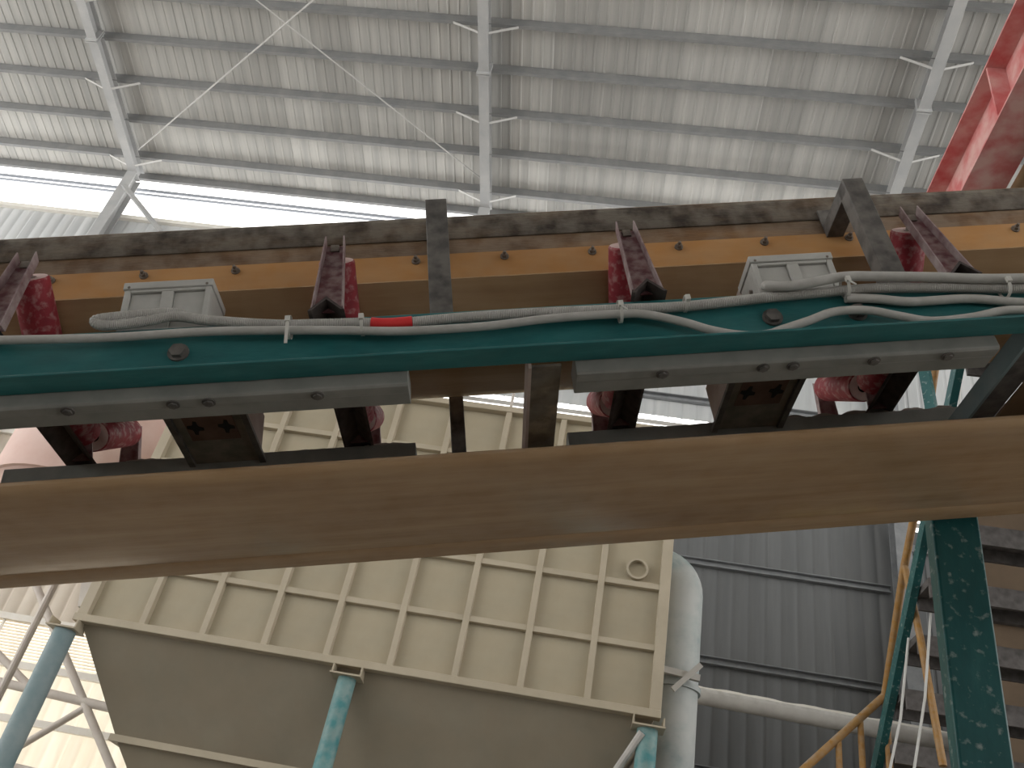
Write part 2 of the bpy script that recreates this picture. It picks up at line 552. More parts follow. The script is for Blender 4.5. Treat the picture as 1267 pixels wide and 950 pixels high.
mb = MB()
for k in range(18):
    x = -XW + 0.92 * k
    mb.box((x, -0.05, 4.66), (x + 0.03, -0.02, 5.36))
mb.build('louver_mullions', 'louver_white', wall, TR((0, YW, 0)))['kind'] = 'stuff'

# ------------------------------------------------------------------ conveyor frame of reference
cC = Vector((0.96666142, 0.03510799, 0.25363977))
cY = Vector((-0.03629488, 0.99934112, 0.0))
cN = Vector((-0.25347265, -0.00920582, 0.96729875))
CF = Matrix((cC, cY, cN)).transposed().to_4x4()
CF.translation = (-0.27413705, 1.73063464, 2.93342852)


def AT(s, t=0.0, n=0.0):
    return CF @ TR((s, t, n))


SA, SB = -3.3, 3.4
TM = 0.574               # belt centre line

# stringers
o = MB().prism([(0, 0), (0.073, 0), (0.073, 0.18), (0.065, 0.18), (0.065, 0.007), (0, 0.007)], 'x', SA, SB).build('conveyor_stringer', 'teal_paint', mtx=CF, bevel=0.002)
tag(o, 'teal steel angle stringer carrying the white conduits along the conveyor', 'stringer', 'conveyor stringers')
o = MB().prism([(0.85, -0.07), (0.93, -0.07), (0.93, -0.062), (0.858, -0.062), (0.858, 0.112), (0.85, 0.112)], 'x', SA, SB).build('conveyor_stringer', 'teal_paint', mtx=CF, bevel=0.002)
tag(o, 'far side teal stringer hidden behind the wide return belt', 'stringer', 'conveyor stringers')

# belt: one loop, carrying run above and return run below
belt = thing('conveyor_belt', 'wide brown rubber conveyor belt with its sagging return run below', 'belt', CF)


def ribbon(pts, th, s0, s1, cuts=24):
    P_ = [Vector((p[0], p[1])) for p in pts]
    up = []
    for i, p in enumerate(P_):
        d = (P_[min(i + 1, len(P_) - 1)] - P_[max(i - 1, 0)]).normalized()
        up.append(p + Vector((-d.y, d.x)) * th)
    return MB().prism([tuple(p) for p in P_] + [tuple(p) for p in reversed(up)], 'x', s0, s1, cuts)


def arc_trough():
    pts = []
    L_ = 0.246
    a = R(35)
    c1 = (TM - 0.11, 0.335)
    ca, sa = math.cos(a), math.sin(a)
    pts.append((c1[0] - L_ * ca, c1[1] + L_ * sa))
    pts.append((c1[0] - 0.06 * ca, c1[1] + 0.06 * sa))
    for k in range(1, 5):
        u = k / 5
        p0 = Vector((c1[0] - 0.06 * ca, c1[1] + 0.06 * sa))
        p1 = Vector(c1)
        p2 = Vector((c1[0] + 0.06, c1[1]))
        q = p0 * (1 - u) ** 2 + p1 * 2 * u * (1 - u) + p2 * u * u
        pts.append((q.x, q.y))
    pts.append((c1[0] + 0.06, c1[1]))
    return pts + [(2 * TM - x, y) for x, y in reversed(pts)]


ribbon(arc_trough(), 0.012, SA, SB, 1).build('carrying_run', 'rubber_belt', belt)
ret = [(0.262, -0.136), (0.251, -0.141), (0.244, -0.149), (0.2425, -0.157), (0.247, -0.165), (0.258, -0.171), (0.278, -0.1745), (0.32, -0.1755), (0.40, -0.175), (0.50, -0.171), (0.60, -0.164), (0.70, -0.153),
       (0.775, -0.141), (0.795, -0.1365), (0.80, -0.1395), (0.82, -0.1405), (0.87, -0.141), (0.882, -0.139)]
ribbon(ret, 0.012, SA, SB, 1).build('return_run', 'rubber_belt', belt)

# skirtboard with bolted rubber strip, cover on top
for side, lab in ((0, 'rusty brown skirtboard with bolted orange rubber strip facing the camera'), (1, 'far skirtboard of the conveyor trough behind the belt')):
    def mt(x):
        return 2 * TM - x if side else x
    sk = thing('skirtboard', lab, 'skirtboard', CF, 'conveyor skirtboards')

    def sb(t0, t1, n0, n1):
        a, b = sorted((mt(t0), mt(t1)))
        return MB().box((SA, a, n0), (SB, b, n1))
    sb(0.285, 0.292, 0.475, 0.765).build('plate', 'skirt_rust', sk)
    sb(0.275, 0.285, 0.481, 0.592).build('rubber_strip', 'skirt_rubber', sk)
    prof = [(0.281, 0.662), (0.278, 0.668), (0.278, 0.745), (0.284, 0.762), (0.30, 0.772), (0.33, 0.776), (0.33, 0.768), (0.302, 0.764), (0.29, 0.756), (0.2852, 0.745), (0.2852, 0.662)]
    MB().prism([(mt(a), b) for a, b in prof], 'x', SA, SB).build('top_cover', 'skirt_cover', sk)
    if not side:
        bolt = MB().cyl((0, 0, 0), (0, -0.004, 0), 0.0135, seg=14).cyl((0, -0.004, 0), (0, -0.014, 0), 0.0095, seg=6).cyl((0, -0.014, 0), (0, -0.024, 0), 0.005, seg=8).mesh('bolt')
        for k in range(-5, 10):
            s = -0.244 + 0.2735 * k
            place('bolt', bolt, 'bolt_steel', sk, TR((s, 0.275, 0.567)) @ Matrix.Rotation(random.uniform(0, 1), 4, 'Y'))
o = MB().box((SA, 0.33, 0.766), (SB, 2 * TM - 0.33, 0.772)).build('trough_lid', 'skirt_cover', mtx=CF)
tag(o, 'flat dusty lid plate over the conveyor trough', 'lid')


# skirt brackets: post + arm reaching back to the skirtboard
def skirt_bracket(s, label, far=False, tilt=0.0):
    t = thing('skirt_bracket', label, 'bracket', AT(s), 'skirt support brackets')
    if not far:
        MB().prism([(-0.031, 0.074), (0.031, 0.074), (0.031, 0.082), (-0.023, 0.082), (-0.023, 0.125), (-0.031, 0.125)], 'z', 0.1, 0.622).build('post', 'dark_steel', t, bevel=0.0015)
        MB().box((-0.031, 0.082, 0.575), (0.024, 0.276, 0.622)).build('arm', 'dark_steel', t, bevel=0.002)
        MB().box((-0.031, 0.268, 0.60), (0.031, 0.275, 0.69)).build('foot_plate', 'dark_steel', t)
    else:
        MB().box((-0.026, 0.94, -0.06), (0.026, 0.99, 0.64)).build('post', 'dark_steel', t, bevel=0.002)
        MB().box((-0.026, 0.864, 0.59), (0.026, 0.94, 0.63)).build('arm', 'dark_steel', t, bevel=0.002)
    return t


skirt_bracket(-0.17, 'dark steel upright bracket standing clear above the teal stringer at centre')
skirt_bracket(1.085, 'bent dark steel bracket leaning over the stringer beside the right roller')
skirt_bracket(-0.15, 'slim dark post seen through the gap between the grey beams', far=True)


# troughing idlers
def make_idler():
    t = thing('troughing_idler', 'idler', 'idler', AT(0), 'troughing idlers under the belt')
    w = 0.047
    MB().prism([(-w, 0.18), (0, 0.227), (w, 0.18), (w - 0.009, 0.18), (0, 0.217), (-w + 0.009, 0.18)], 'y', 0.028, 2 * TM - 0.028).build('crossbeam', 'idler_angle', t)
    a = R(35)
    ca, sa = math.cos(a), math.sin(a)
    rr = 0.052

    def roller(p0, p1):
        p0 = Vector(p0)
        p1 = Vector(p1)
        d = (p1 - p0).normalized()
        r = MB().tube([p0, p0 + d * .004, p1 - d * .004, p1], [rr - 0.004, rr, rr, rr - 0.004], 28, cap=False).build('roller', 'roller_red', t)
        for p, q in ((p0, d), (p1, -d)):
            MB().ring(p, q, 0.019, rr - 0.0042, 0.004, 24).build('end_cap', 'roller_cap', r)
            MB().cyl(p + q * 0.012, p + q * 0.014, 0.0195, seg=16).build('bearing_seal', 'hole_dark', r)
            MB().cyl(p + q * 0.02, p - q * 0.022, 0.010, seg=12).build('shaft', 'bolt_steel', r)
        return r
    for m in (0, 1):
        def f(x):
            return 2 * TM - x if m else x
        c = (TM - 0.11, 0.333)
        pts = []
        for dist in (0.03, 0.331):
            x = c[0] - ca * dist - sa * rr
            z = c[1] + sa * dist - ca * rr
            pts.append((0, f(x), z))
        roller(*pts)
        b0, b1 = (0.062, 0.20), (0.136, 0.512)     # foot and head of the wing bracket web

        def q(s, tn, out):
            return (s, f(tn[0] - out), tn[1])
        wb = MB()
        th = 0.004
        wb.hexa([q(-0.038, b0, 0), q(0.038, b0, 0), q(0.038, b0, -th), q(-0.038, b0, -th), q(-0.024, b1, 0), q(0.024, b1, 0), q(0.024, b1, -th), q(-0.024, b1, -th)])
        br = wb.build('wing_bracket', 'idler_maroon', t)
        for sg in (-1, 1):
            fb = MB()
            fb.hexa([q(sg * 0.038, b0, 0.022), q(sg * 0.042, b0, 0.022), q(sg * 0.042, b0, -th), q(sg * 0.038, b0, -th),
                     q(sg * 0.024, (b1[0], b1[1] + .022), 0.020), q(sg * 0.028, (b1[0], b1[1] + .022), 0.020), q(sg * 0.028, (b1[0], b1[1] + .004), -th), q(sg * 0.024, (b1[0], b1[1] + .004), -th)])
            fb.build('flange', 'idler_flange', br)
        MB().box((-0.012, min(f(b1[0] - .012), f(b1[0] + .012)), b1[1] - 0.03), (0.012, max(f(b1[0] - .012), f(b1[0] + .012)), b1[1] - 0.006)).build('shaft_clip', 'bolt_steel', br)
        xx = sorted((f(TM - 0.125), f(TM - 0.118)))
        MB().hexa([(-0.035, xx[0], 0.19), (0.035, xx[0], 0.19), (0.035, xx[1], 0.19), (-0.035, xx[1], 0.19), (-0.014, xx[0], 0.30), (0.014, xx[0], 0.30), (0.014, xx[1], 0.30), (-0.014, xx[1], 0.30)]).build('inner_bracket', 'idler_maroon', t)
    roller((0, TM - 0.104, 0.281), (0, TM + 0.104, 0.281))
    return t


ID = [(-1.335, 'leftmost idler with dusty red rollers and maroon bracket at left frame edge'),
      (-0.467, 'idler with red roller and maroon bracket left of the central upright bracket'),
      (0.382, 'idler with red roller behind the maroon bracket, between central upright and right white box'),
      (1.246, 'rightmost idler with maroon bracket beside the bent dark bracket')]
idl = make_idler()
for k, (s, lab) in enumerate(ID):
    o = idl if k == 0 else copy_tree(idl)
    o.matrix_world = AT(s)
    o['label'] = lab

# grey weighing beams under the near stringer and along the far side
for s0, s1, bl, lab in ((-2.4, -0.262, (-1.10, -0.845, -0.758, -0.49), 'long grey weigh-scale beam bolted under the stringer at left'),
                        (0.163, 1.275, (0.386, 0.649, 0.728, 0.943, 1.14), 'grey weigh-scale beam bolted under the stringer at right')):
    t = thing('scale_beam', lab, 'beam', CF, 'grey weigh beams')
    MB().prism([(0.075, -0.034), (0.081, -0.040), (0.112, -0.040), (0.115, -0.037), (0.165, -0.037), (0.17, -0.031), (0.17, 0.03), (0.075, 0.03)], 'x', s0, s1).build('body', 'scale_grey', t, bevel=0.002)
    for s in bl:
        MB().cyl((s, 0.097, -0.040), (s, 0.097, -0.048), 0.012, seg=6).cyl((s, 0.097, -0.040), (s, 0.097, -0.043), 0.017, seg=14).build('bolt', 'dark_steel', t)
for s0, s1, lab in ((-1.57, -0.287, 'far grey scale beam with dusty top, just above the return belt at left'), (0.205, 1.62, 'far grey scale beam with dusty top, just above the return belt at right')):
    t = thing('scale_beam', lab, 'beam', CF, 'grey weigh beams')
    MB().box((s0, 0.70, 0.113), (s1, 0.80, 0.179)).build('body', 'scale_grey', t, bevel=0.002)
    # lumps of settled dust along the upper edge
    mb = MB()
    N_ = int((s1 - s0) / 0.012)
    vs = []
    ph = random.uniform(0, 9)
    for i in range(N_ + 1):
        s = s0 + (s1 - s0) * i / N_
        h = 0.004 + 0.010 * max(0, math.sin(s * 17 + ph) * math.sin(s * 7.3 + ph * 2)) + 0.004 * random.random()
        if s0 > 0 and s > 0.85:
            h += 0.012 * abs(math.sin(s * 31))
        vs += [(s, 0.703, 0.178), (s, 0.716, 0.179 + h), (s, 0.75, 0.179 + h * 0.8), (s, 0.765, 0.178)]
    fs = []
    for i in range(N_):
        for k in range(3):
            a = i * 4 + k
            fs.append((a, a + 1, a + 5, a + 4))
    mb.add(vs, fs).build('dust_heap', 'dust_lump', t)['kind'] = 'stuff'


# load cell cross beams and their white housings
def cell_beam(sc, lab):
    t = thing('load_cell_beam', lab, 'beam', AT(sc), 'load cell cross beams')
    MB().box((-0.10, 0.20, 0.150), (0.10, 0.698, 0.158)).build('bottom_plate', 'cell_beam', t, bevel=0.002)
    for sg in (-1, 1):
        a, b = sorted((sg * 0.10, sg * 0.092))
        MB().box((a, 0.20, 0.158), (b, 0.698, 0.315)).build('side_plate', 'cell_side', t)
        a, b = sorted((sg * 0.10, sg * 0.118))
        MB().box((a, 0.20, 0.140), (b, 0.698, 0.152)).build('edge_strip', 'dark_steel', t)
    MB().box((-0.072, 0.40, 0.1475), (0.072, 0.56, 0.150)).build('access_plate', 'brown_plate', t)
    for sg in (-1, 1):
        cx, cy = sg * 0.045, 0.49
        pts = []
        for k in range(16):
            r = 0.024 if k % 4 in (0, 1) else 0.013
            an = 2 * math.pi * k / 16
            pts.append((cx + r * math.cos(an), cy + r * 1.5 * math.sin(an)))
        MB().prism(pts, 'z', 0.1462, 0.1476).build('vent_hole', 'hole_dark', t)
    return t


cell_beam(-0.875, 'dark load cell cross beam with brown access plate under the left white box')
cell_beam(0.79, 'dark load cell cross beam with two vent holes under the right white box')


def cell_box(sc, h, lab):
    t = thing('load_cell_housing', lab, 'housing', AT(sc, 0.074, 0.18), 'white load cell housings')
    w = 0.115
    MB().box((-w, 0.012, 0), (w, 0.125, h - 0.012)).build('body', 'box_white', t, bevel=0.003)
    MB().box((-w - 0.004, -0.004, h - 0.024), (w + 0.004, 0.129, h)).build('lid', 'box_white', t, bevel=0.003)
    fr = MB().box((-w, 0, 0), (-w + 0.016, 0.012, h - 0.024)).box((w - 0.016, 0, 0), (w, 0.012, h - 0.024)).box((-0.016, 0, 0.012), (0.016, 0.012, h - 0.034)).box((-w + .016, 0, 0), (w - .016, 0.012, 0.012)).box((-w + .016, 0, h - 0.034), (w - .016, 0.012, h - 0.024)).build('front_frame', 'box_white', t, bevel=0.002)
    for sg in (-1, 1):
        a, b = sorted((sg * 0.018, sg * (w - 0.018)))
        MB().box((a, 0.008, 0.014), (b, 0.012, h - 0.036)).build('recessed_panel', 'box_white', t)
        MB().cyl((sg * w, 0.05, h * 0.4), (sg * (w + 0.007), 0.05, h * 0.4), 0.007, seg=6).build('bolt', 'bolt_steel', t)
        MB().cyl((sg * (w - 0.012), -0.005, h - 0.018), (sg * (w - 0.012), -0.003, h - 0.018), 0.004, seg=8).build('screw', 'bolt_steel', t)
    return t


cell_box(-0.90, 0.172, 'white load cell housing with two recessed panels on stringer at left')
cell_box(0.81, 0.145, 'white load cell housing with two recessed panels on stringer at right')
for sc, lab in ((-0.84, 'dark mounting bolt in the stringer below the left white box'), (0.70, 'dark mounting bolt in the stringer under the left side of right white box'), (0.93, 'dark mounting bolt in the stringer just right of the right white box')):
    o = MB().cyl((sc, 0.065, 0.095), (sc, 0.048, 0.095), 0.021, seg=6).cyl((sc, 0.065, 0.095), (sc, 0.059, 0.095), 0.027, seg=18).build('mounting_bolt', 'dark_steel', mtx=CF)
    tag(o, lab, 'bolt', 'stringer mounting bolts')

# cross ties between the stringers
t = thing('cross_tie', 'rusty angle cross tie with pale edge, right of centre under the stringer', 'cross tie', AT(0.085), 'cross ties')
MB().box((-0.034, 0.074, -0.012), (0.042, 0.849, -0.004)).build('bottom_leg', 'tie_rust', t)
MB().box((-0.042, 0.074, -0.014), (-0.034, 0.85, 0.06)).build('side_leg', 'cell_side', t)
t = thing('cross_tie', 'teal cross tie at the far right end between the two stringers', 'cross tie', AT(1.39), 'cross ties')
MB().box((-0.01, 0.10, -0.012), (0.06, 0.848, -0.004)).build('bottom_leg', 'dark_steel', t)
MB().box((-0.02, 0.10, -0.012), (-0.01, 0.848, 0.045)).build('side_leg', 'teal_grey', t)
o = MB().box((1.47, 0.10, -0.005), (SB, 0.84, 0.003)).build('deck_plate', 'deck_brown', mtx=CF)
tag(o, 'brown deck plate below the belt at the right frame edge', 'plate')


# conduits
def spline(pts, step=0.01):
    out = []
    Pn = [Vector(p) for p in pts]
    Pn = [Pn[0] * 2 - Pn[1]] + Pn + [Pn[-1] * 2 - Pn[-2]]
    for i in range(1, len(Pn) - 2):
        p0, p1, p2, p3 = Pn[i - 1:i + 3]
        k = max(2, int((p2 - p1).length / step))
        for j in range(k):
            u = j / k
            out.append(0.5 * ((2 * p1) + (p2 - p0) * u + (2 * p0 - 5 * p1 + 4 * p2 - p3) * u * u + (3 * p1 - p0 - 3 * p2 + p3) * u ** 3))
    out.append(Pn[-2])
    return out


def conduit(pts, r, t, label, ribbed=False, depth=None):
    pts = [(p[0], (p[2] if len(p) > 2 else t), p[1]) for p in pts]
    path = spline(pts, 0.0022 if ribbed else 0.012)
    rad = [r + (0.0009 if i % 2 else -0.0007) for i in range(len(path))] if ribbed else r
    o = MB().tube(path, rad, 12).build('cable_conduit', 'conduit_white', mtx=CF)
    return tag(o, label, 'conduit', 'white conduits along the stringer'), path


A = [(-0.835, 0.212, .05), (-0.88, 0.214, .045), (-0.97, 0.212, .045), (-1.045, 0.207, .045), (-1.058, 0.196, .043), (-1.04, 0.186), (-0.991, 0.185), (-0.921, 0.193), (-0.856, 0.202), (-0.765, 0.181), (-0.599, 0.155), (-0.475, 0.148), (-0.371, 0.143), (-0.298, 0.135), (-0.141, 0.142), (0.049, 0.144), (0.293, 0.14), (0.476, 0.137),
     (0.688, 0.15), (0.794, 0.155), (0.915, 0.160), (1.035, 0.160), (1.207, 0.148), (1.424, 0.129), (1.9, 0.10), (2.6, 0.1)]
cA, pA = conduit(A, 0.0135, 0.046, 'ribbed white conduit with red tape running along the top of the stringer', True)
red = [p for p in pA if -0.352 < p.x < -0.245 and p.z < 0.18]
MB().tube(red, 0.0158, 16).build('tape_wrap', 'tape_red', cA, label='bright red tape wrapped on the conduit')
conduit([(0.745, 0.20, 0.062), (0.705, 0.192, 0.045), (0.70, 0.176, 0.03), (0.739, 0.165, 0.022), (0.805, 0.168, 0.018), (0.905, 0.186, 0.02), (1.0, 0.182, 0.022), (1.15, 0.170, 0.024), (1.35, 0.150, 0.024), (1.9, 0.13, 0.024), (2.6, 0.13, 0.024)], 0.0135, 0.03, 'white conduit looping out of the right white housing')
conduit([(0.905, 0.135), (0.987, 0.126), (1.079, 0.109), (1.235, 0.108), (1.397, 0.082), (1.7, 0.06), (2.4, 0.05)], 0.0125, 0.048, 'white conduit sagging from the tie right of the right housing')
B = [(-2.6, 0.13), (-1.9, 0.14), (-1.324, 0.147), (-1.284, 0.146), (-1.022, 0.134), (-0.781, 0.135), (-0.597, 0.126), (-0.412, 0.112), (-0.267, 0.099), (-0.06, 0.099), (0.109, 0.112), (0.291, 0.114), (0.364, 0.106), (0.453, 0.074), (0.52, 0.042), (0.596, 0.02), (0.661, 0.019),
     (0.698, 0.03), (0.78, 0.055), (0.852, 0.079), (0.939, 0.078), (1.018, 0.053), (1.096, 0.03), (1.207, 0.034), (1.304, 0.05), (1.40, 0.045), (1.7, 0.03), (2.4, 0.03)]
conduit(B, 0.0115, 0.034, 'smooth white conduit drooping below the ribbed one along the stringer')

for k, (s, n_, ext, tail, lab) in enumerate([(-0.558, 0.142, 0.014, 1, 'white cable tie with long hanging tail, left part of the stringer'), (-0.373, 0.136, 0.012, 0, 'white cable tie just left of the red tape'),
                                            (0.294, 0.130, 0.013, 2, 'white cable tie below the third idler'), (0.471, 0.137, 0, 0, 'small cable tie between third idler and right white box'),
                                            (0.908, 0.170, 0.012, 2, 'cable tie with short curled tail right of the right white box'), (1.336, 0.137, 0.012, 0, 'cable tie at the far right of the conduits')]):
    t = thing('cable_tie', lab, 'cable tie', AT(s, 0.036, n_), 'white cable ties')
    pts = []
    for i in range(17):
        an = 2 * math.pi * i / 16
        pts.append((0, 0.025 * math.cos(an), (0.018 + ext) * math.sin(an) - ext * 0.5))
    mb = MB()
    vs = []
    for p in pts[:-1]:
        vs += [(-0.004, p[1], p[2]), (0.004, p[1], p[2]), (0.004, p[1] * 1.1, p[2] * 1.06), (-0.004, p[1] * 1.1, p[2] * 1.06)]
    fs = []
    for i in range(16):
        o4, q4 = 4 * i, 4 * ((i + 1) % 16)
        for j in range(4):
            jj = (j + 1) % 4
            fs.append((o4 + j, o4 + jj, q4 + jj, q4 + j))
    mb.add(vs, fs).build('band', 'tie_plastic', t)
    MB().box((-0.006, -0.034, -0.012), (0.006, -0.024, 0.004)).build('lock_head', 'tie_plastic', t)
    if tail == 1:
        MB().hexa([(-0.004, -0.031, -0.082), (0.004, -0.031, -0.082), (0.004, -0.029, -0.082), (-0.004, -0.029, -0.082), (-0.004, -0.031, -0.01), (0.004, -0.031, -0.01), (0.004, -0.029, -0.01), (-0.004, -0.029, -0.01)]).build('tail', 'tie_plastic', t)
    elif tail == 2:
        MB().tube([(0, -0.03, -0.01), (0.004, -0.036, -0.022), (0.012, -0.036, -0.03)], 0.003, 6).build('tail', 'tie_plastic', t)

# trestle leg carrying the far stringer
t = thing('trestle_leg', 'dark teal steel column under the conveyor at right, in front of the stairs', 'column', TR((1.165, 2.75, 0)))
MB().box((-0.077, -0.035, 0.015), (0.077, 0.035, 3.26)).build('shaft', 'teal_column', t, bevel=0.008)
MB().box((-0.08, -0.034, 3.26), (0.08, 0.06, 3.27)).build('cap_plate', 'teal_column', t)
MB().box((-0.14, -0.14, 0), (0.14, 0.14, 0.015)).build('base_plate', 'teal_column', t)

# ------------------------------------------------------------------ dust collector with hopper
X0, X1, YT, YB, ZB, ZT = -4.70, 0.66, 8.0, 11.2, 3.93, 6.86
tk = thing('dust_collector', 'cream ribbed steel dust collector box with tapering hopper below', 'dust collector', TR((0, 0, 0)))
NCX, NCZ = 9, 5
px_, pz_ = (X1 - X0) / NCX, (ZT - ZB) / NCZ
pan_me = MB().box((0, 0, 0), (px_, 0.02, pz_)).mesh('wall_panel')
for i in range(NCX):
    for j in range(NCZ):
        place('wall_panel', pan_me, 'tank_cream', tk, TR((X0 + i * px_, YT + 0.001 * ((i * 7 + j * 3) % 3), ZB + j * pz_)))
for i in range(NCX + 1):
    x = X0 + i * px_
    w = 0.03 if i % NCX else 0.05
    MB().box((x - w, YT - 0.07, ZB + 0.03), (x + w, YT + 0.004, ZT)).build('rib_upright', 'tank_rib', tk, bevel=0.004)
for j in range(1, NCZ):
    z = ZB + j * pz_
    MB().box((X0, YT - 0.058, z - 0.028), (X1, YT + 0.004, z + 0.028)).build('rib_crossbar', 'tank_rib', tk, bevel=0.004)
MB().box((X0 - 0.06, YT - 0.09, ZB - 0.035), (X1 + 0.05, YT + 0.02, ZB + 0.035)).build('bottom_flange', 'tank_rib', tk, bevel=0.006)
MB().box((X0 - 0.05, YT - 0.08, ZT - 0.03), (X1 + 0.05, YT + 0.02, ZT + 0.04)).build('top_flange', 'tank_rib', tk, bevel=0.006)
MB().box((X0, YT + 0.022, ZB), (X1, YB, ZT)).build('casing', 'tank_cream', tk)
MB().ring((0.39, YT - 0.005, 5.26), (0, -1, 0), 0.085, 0.105, 0.05, 28).build('inspection_port', 'tank_rib', tk)
hz = 3.05


def rect(i_x, i_y, z):
    return [(X0 + i_x, YT + i_y, z), (X1 - i_x, YT + i_y, z), (X1 - i_x, YB - i_y, z), (X0 + i_x, YB - i_y, z)]


MB().hexa(rect(0.55, 0.45, hz) + rect(0.0, 0.0, ZB - 0.03)).build('hopper', 'hopper_cream', tk)
MB().hexa(rect(0.50, 0.40, hz - 0.03) + rect(0.50, 0.40, hz + 0.03)).build('hopper_seam', 'tank_rib', tk)
MB().hexa(rect(1.9, 1.35, 1.3) + rect(0.56, 0.46, hz - 0.02)).build('hopper_outlet', 'hopper_cream', tk)
# guard rail on the top edge
gr = thing('guard_rail', 'thin pale guard rail on top of the dust collector', 'railing')
for x in (-4.2, -3.1, -2.0, -1.14, -0.95, 0.1):
    MB().cyl((x, 8.05, ZT + 0.04), (x, 8.05, ZT + 1.0), 0.017, seg=8).build('post', 'brace_pale', gr)
for dz in (0.5, 1.0):
    MB().cyl((-4.2, 8.05, ZT + dz), (0.1, 8.05, ZT + dz), 0.013, seg=8).build('rail', 'brace_pale', gr)

for x, w, lm, lab in ((-4.81, 0.20, 'teal_grey', 'blue-teal column under the left corner of the dust collector'), (-2.075, 0.165, 'teal_leg', 'teal column with pale cap under the middle of the dust collector'),
                  (0.61, 0.18, 'teal_leg', 'teal column under the right corner of the dust collector')):
    t = thing('collector_leg', lab, 'column', TR((x, 7.98, 0)), 'dust collector legs')
    MB().tube([(0, 0, 0), (0, 0, 3.80)], w / 2, 24).build('shaft', lm, t)
    MB().box((-0.14, -0.13, 3.80), (0.14, 0.10, 3.815)).build('cap_plate', 'tank_rib', t)
    for sg in (-1, 1):
        MB().box((sg * 0.13 - 0.006, -0.1, 3.815), (sg * 0.13 + 0.006, 0.08, 3.894)).build('cap_gusset', 'tank_rib', t)
    MB().box((-0.2, -0.2, 0), (0.2, 0.2, 0.02)).build('base_plate', 'teal_leg', t)
o = MB().cyl((0.3, 8.1, 3.3), (0.56, 7.9, 3.75), 0.035, seg=10).build('corner_brace', 'pipe_pale')
tag(o, 'short pale diagonal brace at the lower right collector corner', 'brace')

# round duct beside the collector
t = thing('exhaust_duct', 'dusty teal and white round duct bending into the collector right side', 'duct', TR((0.9, 8.8, 0)))
path = [(0, 0, 0), (0, 0, 5.42)]
for k in range(1, 10):
    a = R(10 * k)
    path.append((-0.26 + 0.26 * math.cos(a), 0, 5.42 + 0.26 * math.sin(a)))
path.append((-0.28, 0, 5.68))
MB().tube(path, 0.225, 32).build('pipe', 'teal_duct', t)
MB().ring((0, 0, 4.42), (0, 0, 1), 0.222, 0.25, 0.05, 32).build('collar', 'teal_duct', t)
t = thing('pipe_clamp', 'pale angle clamp where the cross pipe meets the duct', 'clamp', TR((0.9, 8.5, 4.5)))
MB().bar((-0.25, 0.02, 0.04), (0.20, 0.02, 0.0), 0.05, 0.06).build('strap', 'pipe_pale', t)
MB().bar((-0.05, -0.02, -0.16), (0.2, -0.02, 0.12), 0.03, 0.05).build('angle', 'pipe_pale', t)
t = thing('dusty_pipe', 'horizontal pipe loaded with white dust in front of the dark wall', 'pipe', TR((0, 10.5, 4.93)))
MB().cyl((1.0, 0, 0.05), (9, 0, -0.12), 0.095, seg=20).build('pipe', 'pipe_pale', t)
mb = MB()
N_ = 120
vs = []
for i in range(N_ + 1):
    x = 1.0 + 8.0 * i / N_
    z = 0.05 - 0.17 * i / N_ + 0.088
    h = 0.03 + 0.012 * math.sin(i * 0.7) * math.sin(i * 0.23) + 0.006 * random.random()
    vs += [(x, -0.06, z - 0.025), (x, -0.02, z + h * 0.8), (x, 0.02, z + h), (x, 0.06, z - 0.025)]
fs = [(i * 4 + k, i * 4 + k + 1, i * 4 + k + 5, i * 4 + k + 4) for i in range(N_) for k in range(3)]
mb.add(vs, fs).build('dust_ridge', 'louver_white', t)['kind'] = 'stuff'

# ------------------------------------------------------------------ stair at right
t = thing('steel_stair', 'dark open-tread steel stair with teal stringers at lower right', 'stair', TR((0, 0, 0)))
tr_me = MB().box((0, 0, 0), (1.35, 0.24, 0.05)).box((0, 0, -0.09), (1.35, 0.02, 0)).box((0, 0.22, -0.09), (1.35, 0.24, 0)).mesh('tread')
for k in range(-3, 13):
    place('tread', tr_me, 'tread_dark', t, TR((2.2, 5.35 + 0.30 * k, 4.68 - 0.28 * k)))
for x in (2.14, 3.56):
    MB().hexa([(x, 4.6, 5.56), (x + 0.05, 4.6, 5.56), (x + 0.05, 9.5, 0.94), (x, 9.5, 0.94), (x, 4.6, 5.68), (x + 0.05, 4.6, 5.68), (x + 0.05, 9.5, 1.1), (x, 9.5, 1.1)]).build('stringer', 'teal_column', t)
t = thing('stair_handrail', 'ochre painted pipe handrail running up the stair', 'handrail', TR((0, 0, 0)))
MB().tube([(2.2, 4.7, 6.35), (2.2, 5.19, 5.77), (2.2, 5.82, 4.96), (2.2, 6.09, 4.7), (2.2, 6.68, 3.97)], 0.028, 12).build('top_rail', 'ochre_paint', t)
MB().tube([(2.2, 6.06, 4.72), (2.22, 5.95, 4.15), (2.25, 5.86, 3.3)], 0.024, 10).build('post', 'ochre_paint', t)
MB().tube([(2.2, 6.68, 3.97), (1.67, 6.7, 3.42), (1.2, 6.72, 2.92)], 0.028, 12).build('lower_rail', 'ochre_paint', t)
for x, z in ((2.02, 3.78), (1.86, 3.62), (1.5, 3.24)):
    MB().cyl((x, 6.7, z), (x, 6.7, z - 1.0), 0.022, seg=10).build('post', 'ochre_paint', t)
MB().cyl((2.25, 6.7, 3.4), (1.4, 6.7, 2.72), 0.02, seg=10).build('mid_rail', 'ochre_paint', t)
MB().cyl((2.2, 6.68, 3.97), (2.2, 6.68, 2.6), 0.024, seg=10).build('post', 'ochre_paint', t)
MB().box((1.88, 6.69, 3.18), (2.6, 6.71, 3.40)).build('toe_board', 'yellow_paint', t)
